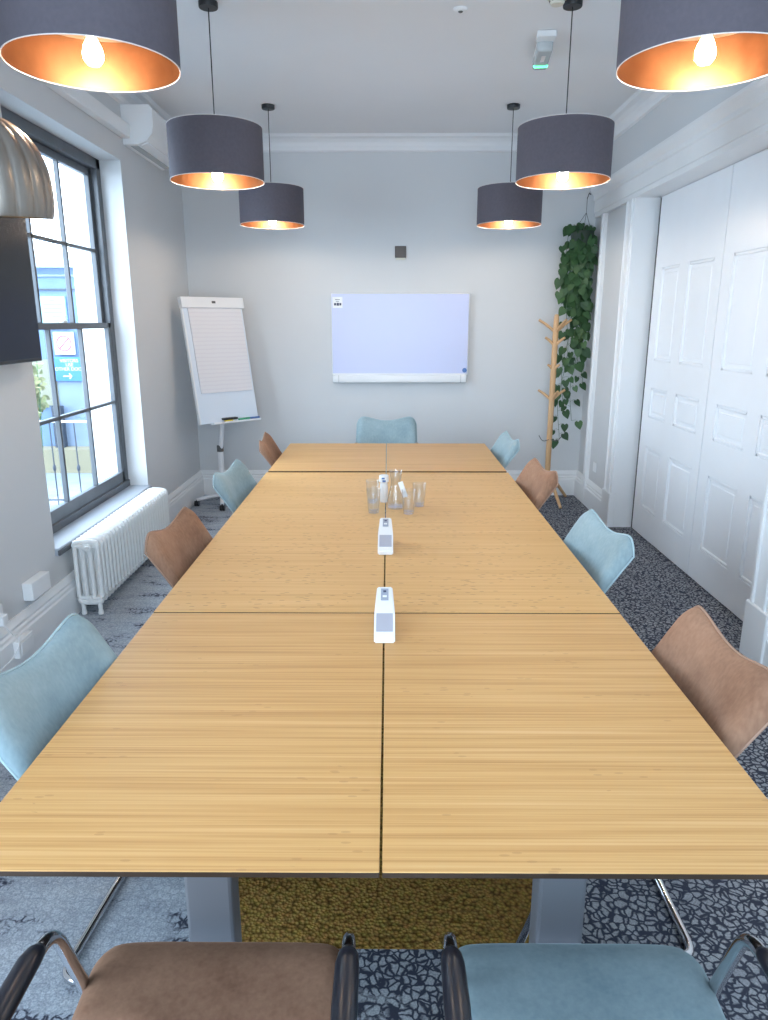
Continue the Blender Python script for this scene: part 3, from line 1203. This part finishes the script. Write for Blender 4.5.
finish('board', fbox(-W_ / 2, W_ / 2, 0, H_, -.025, 0, bev=.005), M['board'], t)
finish('board_edge', fbox(-W_ / 2 - .004, -W_ / 2 + .012, 0, H_, -.027, .004, bev=.002), M['white_metal'], t)
pad = finish('paper_pad', fbox(-W_ / 2 + .055, W_ / 2 - .025, .27, H_ - .07, .001, .012), M['paper'], t)
tag(pad, 'lined white paper pad')
cl = finish('clamp_bar', fbox(-W_ / 2 - .01, W_ / 2 + .01, H_ - .085, H_ + .01, -.03, .03, bev=.006), M['white_metal'], t)
finish('emblem', fbox(-.018, .018, H_ - .045, H_ - .025, .03, .032), M['cord'], cl)
finish('pen_tray', fbox(-.20, .30, -.012, .004, -.01, .055, bev=.002), M['white_metal'], t)
bm = bmesh.new()
cp = fm @ Vector((0, .25, -.04))
tube(bm, [(0, 0, .06), (0, 0, .55)], .026, 16)
tube(bm, [(0, 0, .50), cp], .020, 16)
finish('pole', fixn(bm), M['white_metal'], t, 40)
bm = bmesh.new()
tube(bm, [(0, 0, .52), (0, 0, .575)], .031, 16)
finish('height_collar', fixn(bm), M['cord'], t, 40)
feet = [(-.05, -.17), (-.24, .12), (.22, .15), (.10, -.12)]
feet = [(.30, -.02), (-.13, -.20 + .02), (.02, .28)]
feetw = [Vector((-1.54, 6.43, 0)), Vector((-1.82, 6.60, 0)), Vector((-1.30, 6.86, 0))]
for fw_ in feetw:
    q = fw_ - FB
    bm = bmesh.new()
    pts = [Vector((q.x * s, q.y * s, .062 + .035 * math.sin(math.pi * (.5 + s / 2)))) for s in (0, .25, .5, .75, 1)]
    tube(bm, pts, [.022, .022, .021, .020, .017], 12, flat=.8)
    lg = finish('leg', fixn(bm), M['white_metal'], t, 50)
    bm = bmesh.new()
    for dx in (-.013, .013):
        lathe(bm, [(0, -.009), (.024, -.009), (.026, -.005), (.026, .005), (.024, .009), (0, .009)], 18, caps=False,
              mtx=Matrix.Translation((q.x + dx, q.y, .0265)) @ Matrix.Rotation(R(90), 4, 'Y'))
    tube(bm, [(q.x, q.y, .03), (q.x, q.y, .065)], .008, 8)
    tag(finish('caster', fixn(bm), M['black'], lg, 40), 'black twin wheel caster')


def marker(u, m, lab, capm=None):
    p = fm @ Vector((u, .004, .028)) + FB
    o = empty('marker_pen', p, math.atan2(U.y, U.x), lab, 'marker pen', 'pens on the flipchart tray')
    for nm, a, b, r_, mm in (('barrel', -.06, .02, .009, m), ('cap', .02, .065, .0098, capm or m)):
        bm_ = bmesh.new()
        lathe(bm_, [(r_ * .7, a), (r_, a + .003), (r_, b - .003), (r_ * .7, b)], 12, mtx=Matrix.Translation((0, 0, .0098)) @ Matrix.Rotation(R(90), 4, 'Y'))
        finish(nm, fixn(bm_), mm, o, 40)


marker(.13, M['green'], 'green marker pen on the flipchart tray right of the eraser')
marker(.235, M['blue'], 'blue marker pen at the right end of the flipchart tray')
p = fm @ Vector((-.02, .004, .028)) + FB
t = empty('board_eraser', p, math.atan2(U.y, U.x), 'black and yellow eraser lying on the flipchart tray', 'eraser')
bm = B((-.075, .075, -.022, .022, .014, .034, .006), seg=2)
finish('handle', fixn(bm), M['black'], t, 40)
bm = B((-.05, .02, -.022, .022, 0, .015, .002))
finish('felt_pad', fixn(bm), M['yellow'], t)

# ------------------------------------------------------------ coat stand
CXs, CYs = 1.54, 6.78
t = empty('coat_stand', (CXs, CYs, 0), 0, 'light wooden coat stand with short pegs in the back right corner', 'coat stand')
bm = bmesh.new()
lathe(bm, [(.024, .26), (.026, .30), (.026, 1.60), (.024, 1.72), (.018, 1.765), (0, 1.77)], 20, caps=True)
finish('pole', fixn(bm), M['wood'], t, 40)
for zz, L_, ph in ((1.62, .16, 15), (1.50, .10, 75), (1.00, .13, 15), (1.28, .06, 75)):
    for k in range(3):
        a = R(ph + 120 * k)
        if zz == 1.62:
            a = R((180, 20, -70)[k])
        if zz == 1.00:
            a = R((165, 15, -80)[k])
        bm = bmesh.new()
        d = Vector((math.cos(a), math.sin(a), 0))
        tube(bm, [d * .015 + Vector((0, 0, zz)), d * (L_ * .6) + Vector((0, 0, zz + L_ * .38)), d * L_ + Vector((0, 0, zz + L_ * .62))], [.014, .013, .011], 10)
        finish('peg', fixn(bm), M['wood'], t, 50)
for fx, fy in ((1.62, 6.50), (1.78, 6.98), (1.30, 6.86)):
    bm = bmesh.new()
    tube(bm, [(0, 0, .32), (fx - CXs, fy - CYs, .012)], [.020, .014], 12)
    finish('leg', fixn(bm), M['wood'], t, 50)
bm = bmesh.new()
for sx in (-1, 1):
    tube(bm, fillet([(0, -.02, .62), (sx * .07, -.03, .60), (sx * .11, -.04, .66)], .03), .0035, 6)
finish('umbrella_hook', fixn(bm), M['cord'], t, 'all')

# ------------------------------------------------------------ hanging plant
PX, PY = 1.765, 6.94
t = empty('hanging_pothos', (PX, PY, 2.36), 0, 'trailing green pothos hanging in the back right corner', 'plant')
bm = bmesh.new()
lathe(bm, [(0, -.02), (.075, -.02), (.085, 0), (.105, .13), (.108, .135), (.098, .135), (.08, .02), (0, .02)], 24, caps=False)
finish('pot', fixn(bm), M['pot'], t, 40)
bm = bmesh.new()
tip = Vector((1.80 - PX, 6.98 - PY, .42))
for a in (20, 140, 260):
    tube(bm, [(.10 * math.cos(R(a)), .10 * math.sin(R(a)), .125), tip - Vector((0, 0, .12)), tip], .0022, 6)
tube(bm, [tip, tip + Vector((.02, .02, .05)), tip + Vector((.04, .04, .04)), tip + Vector((.05, .098, .05))], .004, 6)
finish('hanger_wire', fixn(bm), M['cord'], t, 'all')
rnd = random.Random(5)
vb, lb = bmesh.new(), bmesh.new()


def leaf(bmx, p, d, s):
    """heart shaped leaf: base at p, tip along d (mostly down), facing the room."""
    d = d.normalized()
    nrm = Vector((rnd.uniform(-.9, .5), -1, rnd.uniform(-.1, .8)))
    nrm = (nrm - d * nrm.dot(d)).normalized()
    sd = d.cross(nrm)
    out = [(0, .06), (.22, -.12), (.42, -.02), (.50, .22), (.42, .50), (.24, .78), (0, 1.08)]
    mid = [bmx.verts.new(p + d * (s * y)) for y in (.06, .25, .5, .75, 1.08)]
    for sg_ in (-1, 1):
        e = [bmx.verts.new(p + d * (s * y) + sd * (s * x * sg_) + nrm * (s * (.10 * x - .25 * x * x + (-.10 * (y - .3) ** 2)))) for x, y in out[1:-1]]
        seq = [(mid[0], e[0], e[1]), (mid[0], e[1], mid[1]), (mid[1], e[1], e[2]), (mid[1], e[2], mid[2]), (mid[2], e[2], e[3]), (mid[2], e[3], mid[3]), (mid[3], e[3], e[4]), (mid[3], e[4], mid[4])]
        for f in seq:
            f = f if sg_ > 0 else tuple(reversed(f))
            bmx.faces.new(f)


vines = []
for k in range(20):
    a = rnd.uniform(0, 2 * math.pi)
    start = Vector((.09 * math.cos(a), .07 * math.sin(a), .12))
    L = rnd.uniform(.35, .95)
    out = Vector((rnd.uniform(-.09, .08), rnd.uniform(-.05, .03), 0))
    if k < 5:
        L = (1.98, 1.80, 1.65, 1.45, 1.25)[k]
        out = Vector(((-.02, .03, -.05, .05, .01)[k], -.01, 0))
    n_ = int(L / .045)
    pts = []
    p = start.copy()
    for i in range(n_):
        s = i / n_
        q = Vector((start.x + out.x * min(1, s * L / .25) + .025 * math.sin(7 * s * L + k), start.y + out.y * min(1, s * L / .2), .15 - max(0, s * L - .03)))
        if s * L < .09:
            q.z = .13 + .04 * math.sin(math.pi * s * L / .09)
        # the long trails drift towards the coat stand
        q.x -= .03 * max(0, s * L - .5)
        q.x = min(q.x, 1.86 - PX)
        q.y = min(q.y, YB - .06 - PY)
        pts.append(q)
    tube(vb, pts, .0022, 5)
    side_ = 1
    for i, q in enumerate(pts[1:]):
        dn = (i * .045)
        if dn > .9 and rnd.random() < .25:
            continue
        if rnd.random() < .12:
            continue
        side_ = -side_
        off = Vector((side_ * rnd.uniform(.01, .065), rnd.uniform(-.06, .01), rnd.uniform(-.01, .02)))
        b_ = q + off
        b_.x = min(b_.x, 1.85 - PX)
        b_.y = min(b_.y, YB - .05 - PY)
        tube(vb, [q, q + off * .6 + Vector((0, 0, .012)), b_], .0012, 4)
        leaf(lb, b_, Vector((side_ * rnd.uniform(.0, .7), rnd.uniform(-.5, 0), -1)), rnd.uniform(.055, .095))
finish('vines', fixn(vb), M['stem'], t, 'all')
finish('foliage', lb, M['leaf'], t, 'all')

# ------------------------------------------------------------ ceiling fittings
t = empty('smoke_detector', (.86, 4.19, ZC), 0, 'cream smoke detector on the ceiling beside a pendant rose', 'smoke detector')
bm = bmesh.new()
lathe(bm, [(0, -.055), (.03, -.055), (.036, -.048), (.040, -.03), (.052, -.026), (.055, -.001), (0, -.001)], 28, caps=False)
finish('body', fixn(bm), M['cream'], t, 35)
bm = bmesh.new()
for k in range(8):
    a = R(45 * k)
    box(bm, .036, .0395, -.006, .006, -.043, -.034, mtx=Matrix.Rotation(a, 4, 'Z'))
finish('vents', fixn(bm), M['black'], t)
t = empty('ceiling_sensor', (.385, 4.38, ZC), 0, 'small round white sensor in the middle of the ceiling', 'sensor')
bm = bmesh.new()
lathe(bm, [(.018, -.014), (.03, -.012), (.038, -.006), (.040, -.001), (0, -.001)], 28, caps=True)
finish('bezel', fixn(bm), M['white_plastic'], t, 35)
bm = bmesh.new()
lathe(bm, [(0, -.020), (.010, -.018), (.015, -.013), (.015, -.010), (0, -.01)], 20, caps=False)
finish('lens', fixn(bm), M['cord'], t, 'all')
t = empty('emergency_light', (.93, 4.86, ZC), R(-6), 'emergency light with a clear cover and green glow on the ceiling', 'emergency light')
bm = B((-.055, .055, -.20, -.10, -.035, -.001, .005), (-.045, .045, -.12, .18, -.03, -.012, .004))
finish('base_plate', fixn(bm), M['white_plastic'], t)
bm = B((-.045, .045, -.12, .22, -.085, -.02, .014), seg=3)
df = finish('diffuser', fixn(bm), M['clearplastic'], t, 40)
bm = B((-.043, .043, .135, .165, -.0875, -.050, .006))
finish('status_light', fixn(bm), M['greenled'], df)
bm = B((-.012, .012, -.04, .06, -.0870, -.083, .001))
finish('lamp_tube', fixn(bm), M['rimwhite'], df)


# ------------------------------------------------------------ things on the table
def make_unit():
    t_ = empty('table_terminal')
    bm_ = bmesh.new()
    prf = [(-.115, 0), (.11, 0), (.112, .090), (.098, .108), (.088, .108), (-.02, .064), (-.100, .028), (-.115, .018)]
    prism(bm_, prf, 'x', -.033, .033)
    for v in bm_.verts:
        v.co.x *= 1 - 1.9 * max(0, v.co.y + .02) * 1.0 if v.co.y > -.02 else 1
    bmesh.ops.bevel(bm_, geom=list(bm_.edges), offset=.004, segments=2, affect='EDGES')
    finish('casing', fixn(bm_), M['white_plastic'], t_, 35)

    def slab(nm, y0, z0, y1, z1, hw, m_, th=.0015, par=t_):
        b_ = bmesh.new()
        d = Vector((0, y1 - y0, z1 - z0)).normalized()
        n = Vector((0, -d.z, d.y))
        p0_, p1_ = Vector((0, y0, z0)) + n * .0005, Vector((0, y1, z1)) + n * .0005
        vs = []
        for p_ in (p0_, p1_):
            for x_ in (-hw, hw):
                for h in (0, th):
                    vs.append(b_.verts.new(p_ + Vector((x_, 0, 0)) + n * h))
        for idx in ((0, 1, 3, 2), (4, 6, 7, 5), (0, 4, 5, 1), (2, 3, 7, 6), (0, 2, 6, 4), (1, 5, 7, 3)):
            b_.faces.new([vs[i] for i in idx])
        return finish(nm, fixn(b_), m_, par)
    slab('window', -.094, .0305, -.022, .061, .0265, M['greywin'])
    dsp = slab('display', .030, .0855, .082, .1060, .0125, M['lcd'])
    slab('print', .042, .0915, .050, .0946, .007, M['white_plastic'], par=dsp)
    slab('print', .064, .1002, .072, .1032, .005, M['ink'], par=dsp)
    return t_


u1 = make_unit()
u1.location = (-.010, 2.165, .7303)
tag(u1, 'nearer of two white wedge-shaped units over the table seam', 'table unit', 'white wedge units on the table')
u2 = copy_tree(u1)
u2.location = (-.010, 3.035, .7322)
tag(u2, 'farther white wedge-shaped unit, just in front of the glasses', 'table unit', 'white wedge units on the table')


def make_glass():
    bm_ = bmesh.new()
    lathe(bm_, [(0, 0), (.026, 0), (.028, .003), (.037, .125), (.0365, .127), (.035, .125), (.0265, .014), (0, .012)], 32, caps=False)
    return finish('drinking_glass', fixn(bm_), M['glass'], None, 40)


g0 = None
for x, y, lb_ in ((-.075, 3.63, 'empty clear glass nearest the left, in front of the white bottle'),
                  (.108, 3.61, 'empty clear glass right of the seam, nearest of the right pair'),
                  (.170, 3.77, 'empty clear glass at the far right of the glass cluster'),
                  (-.085, 3.85, 'empty clear glass behind the left one, beside the white bottle')):
    g = make_glass() if g0 is None else g0.copy()
    if g0 is not None:
        COL.objects.link(g)
    g0 = g0 or g
    g.location = (x, y, .7323)
    tag(g, lb_, 'glass', 'drinking glasses on the table')
t = empty('glass_carafe', (.042, 3.73, .7323), 0, 'clear glass carafe with a white tag standing among the drinking glasses', 'carafe')
bm = bmesh.new()
lathe(bm, [(0, 0), (.042, 0), (.046, .006), (.045, .05), (.036, .09), (.027, .125), (.026, .15), (.036, .205), (.0345, .205), (.024, .15), (.025, .125), (.034, .09), (.043, .05), (.043, .012), (0, .010)], 36, caps=False)
finish('body', fixn(bm), M['glass'], t, 40)
bm = bmesh.new()
mt = Matrix.Translation((.035, -.030, .115)) @ Matrix.Rotation(R(-20), 4, 'Y') @ Matrix.Rotation(R(-12), 4, 'X')
box(bm, -.013, .013, -.001, .001, -.05, .035, .0005, mtx=mt)
finish('tag', fixn(bm), M['white_plastic'], t)
t = empty('white_bottle', (-.022, 3.86, .7323), 0, 'slim white bottle with blue print standing behind the glasses on the seam', 'bottle')
bm = bmesh.new()
lathe(bm, [(0, 0), (.020, 0), (.022, .004), (.022, .10), (.019, .112), (.019, .118)], 24)
finish('body', fixn(bm), M['white_plastic'], t, 40)
bm = bmesh.new()
lathe(bm, [(.021, .112), (.026, .116), (.026, .148), (.023, .152), (0, .152)], 24, caps=False)
cp_ = finish('cap', fixn(bm), M['white_plastic'], t, 40)
bm = B((-.008, .010, -.0275, -.0245, .118, .128, 0), (-.012, .004, -.0275, -.0245, .134, .142, 0))
finish('print', fixn(bm), M['blue'], cp_)

# ------------------------------------------------------------ outside the window
struct('exterior_ground', B((-9, -2.31, -1, 11, -.12, .08)), M['o_ground'])
ob = empty('opposite_building', (-4.0, 8.0, .08), 0, 'pale blue rendered building across the passage, seen through the window', 'building')


def opart(nm, x0, x1, y0, y1, z0, z1, m, par=ob, bev=0):
    return finish(nm, fixn(B((x0 + 4, x1 + 4, y0 - 8, y1 - 8, z0 - .08, z1 - .08, bev))), m, par)


opart('wall', -5.2, -2.6, 8.02, 8.6, .08, 2.26, M['o_blue'])
opart('fascia', -5.3, -2.5, 7.90, 8.65, 2.26, 2.41, M['o_band'])
opart('lower_wall', -3.66, -2.62, 7.99, 8.02, .30, 1.08, M['o_pale'])
opart('cream_panel', -4.3, -3.66, 7.98, 8.02, .80, 1.30, M['o_cream'])
opart('rail_trim', -5.2, -2.6, 7.99, 8.02, 2.17, 2.19, M['o_pale'])
opart('rail_trim', -5.2, -2.6, 7.99, 8.02, 2.03, 2.045, M['o_post'])
opart('corner_post', -3.72, -3.62, 7.90, 7.99, .12, .80, M['o_post'])
opart('ledge', -4.6, -2.62, 7.75, 8.0, .08, .34, M['o_ledge'])
bm = B((-.14, .14, -.012, .012, -.17, .17, .003))
nb = finish('notice_board', fixn(bm), M['o_notice'])
nb.location = (-3.61, 7.985, 1.80)
tag(nb, 'pale turquoise notice board on the building outside, above the prohibition sign', 'notice board')
for k in range(6):
    zz = .12 - k * .042
    lw = (.03, .10, .09, .10, .08, .05)[k]
    finish('text_line', fixn(B((-lw, lw, -.0135, -.0118, zz, zz + .008))), M['o_pale'], nb)
sg = empty('prohibition_sign', (-3.53, 7.985, 1.475), 0, 'white sign with a faded red prohibition circle outside the window', 'sign')
finish('sign_panel', fixn(B((-.11, .11, -.012, .012, -.12, .12, .003))), M['o_signwhite'], sg)
bm = bmesh.new()
tube(bm, [(.078 * math.cos(2 * math.pi * k / 40), -.0125, .078 * math.sin(2 * math.pi * k / 40)) for k in range(40)], .007, 6, closed=True)
tube(bm, [(-.054, -.0125, -.054), (.054, -.0125, .054)], .006, 6)
finish('red_ring', fixn(bm), M['o_red'], sg, 'all')
sg = empty('blue_direction_sign', (-3.52, 7.97, 1.20), 0, 'bright blue sign with white lettering and an arrow outside the window', 'sign')
finish('sign_panel', fixn(B((-.20, .19, -.012, .012, -.13, .13, .003))), M['o_sign'], sg)


def text_mesh(name, body, size, m, par, loc):
    cu = bpy.data.curves.new(name, 'FONT')
    cu.body = body
    cu.size = size
    cu.extrude = .0012
    cu.align_x = 'CENTER'
    tmp = bpy.data.objects.new('tmp_text', cu)
    COL.objects.link(tmp)
    bpy.context.view_layer.update()
    me = bpy.data.meshes.new_from_object(tmp.evaluated_get(bpy.context.evaluated_depsgraph_get()))
    bpy.data.objects.remove(tmp)
    me.transform(Matrix.Rotation(R(90), 4, 'X'))
    me.materials.clear()
    me.materials.append(m)
    o = bpy.data.objects.new(name, me)
    COL.objects.link(o)
    o.parent = par
    o.location = loc
    return o


for k, s in enumerate(('VISITORS', 'USE', 'OTHER DOOR')):
    text_mesh('lettering', s, .050, M['o_text'], sg, (.03, -.0125, .075 - .045 * k))
bm = bmesh.new()
box(bm, -.05, .05, -.014, -.0115, -.080, -.070)
box(bm, -.04, .005, -.014, -.0115, -.005, .005, mtx=Matrix.Translation((.045, 0, -.075)) @ Matrix.Rotation(R(45), 4, 'Y'))
box(bm, -.04, .005, -.014, -.0115, -.005, .005, mtx=Matrix.Translation((.045, 0, -.075)) @ Matrix.Rotation(R(-45), 4, 'Y'))
finish('arrow', fixn(bm), M['o_text'], sg)

rl = empty('metal_railing', (-2.9, 6.25, .08), 0, 'thin metal railing with slim balusters outside the sash window', 'railing')
finish('top_rail', fixn(B((-.75, .42, -.012, .012, .765, .785, .003))), M['o_signwhite'], rl)
finish('bottom_rail', fixn(B((-.75, .42, -.010, .010, .06, .075, .003))), M['o_post'], rl)
for k in range(6):
    bm = bmesh.new()
    xx = -.72 + .215 * k
    tube(bm, [(xx, 0, 0), (xx, 0, .77)], .006, 8)
    lathe(bm, [(0, .32), (.013, .34), (.016, .36), (.013, .38), (0, .40)], 10, (xx, 0, 0), caps=False)
    finish('baluster', fixn(bm), M['o_post'], rl, 50)
sh = empty('outdoor_shrub', (-3.62, 7.35, .08), 0, 'pale leafy shrub outside, left of the blue sign', 'shrub')
vb, lb = bmesh.new(), bmesh.new()
rnd = random.Random(3)
for k in range(16):
    a = rnd.uniform(0, 6.28)
    tp = Vector((-.08 + .14 * math.cos(a), .12 * math.sin(a), rnd.uniform(1.0, 1.5)))
    tube(vb, [(0, 0, 0), tp * .5 + Vector((.0, 0, .05)), tp], .005, 5)
    for i in range(12):
        s = .62 + .38 * rnd.random()
        q = tp * s + Vector((rnd.uniform(-.06, .06), rnd.uniform(-.06, .06), rnd.uniform(-.04, .04)))
        leaf(lb, q, Vector((rnd.uniform(-1, 1), rnd.uniform(-1, 1), rnd.uniform(-1, .3))), rnd.uniform(.05, .09))
finish('stems', fixn(vb), M['stem'], sh, 'all')
finish('foliage', lb, M['o_leaf'], sh, 'all')
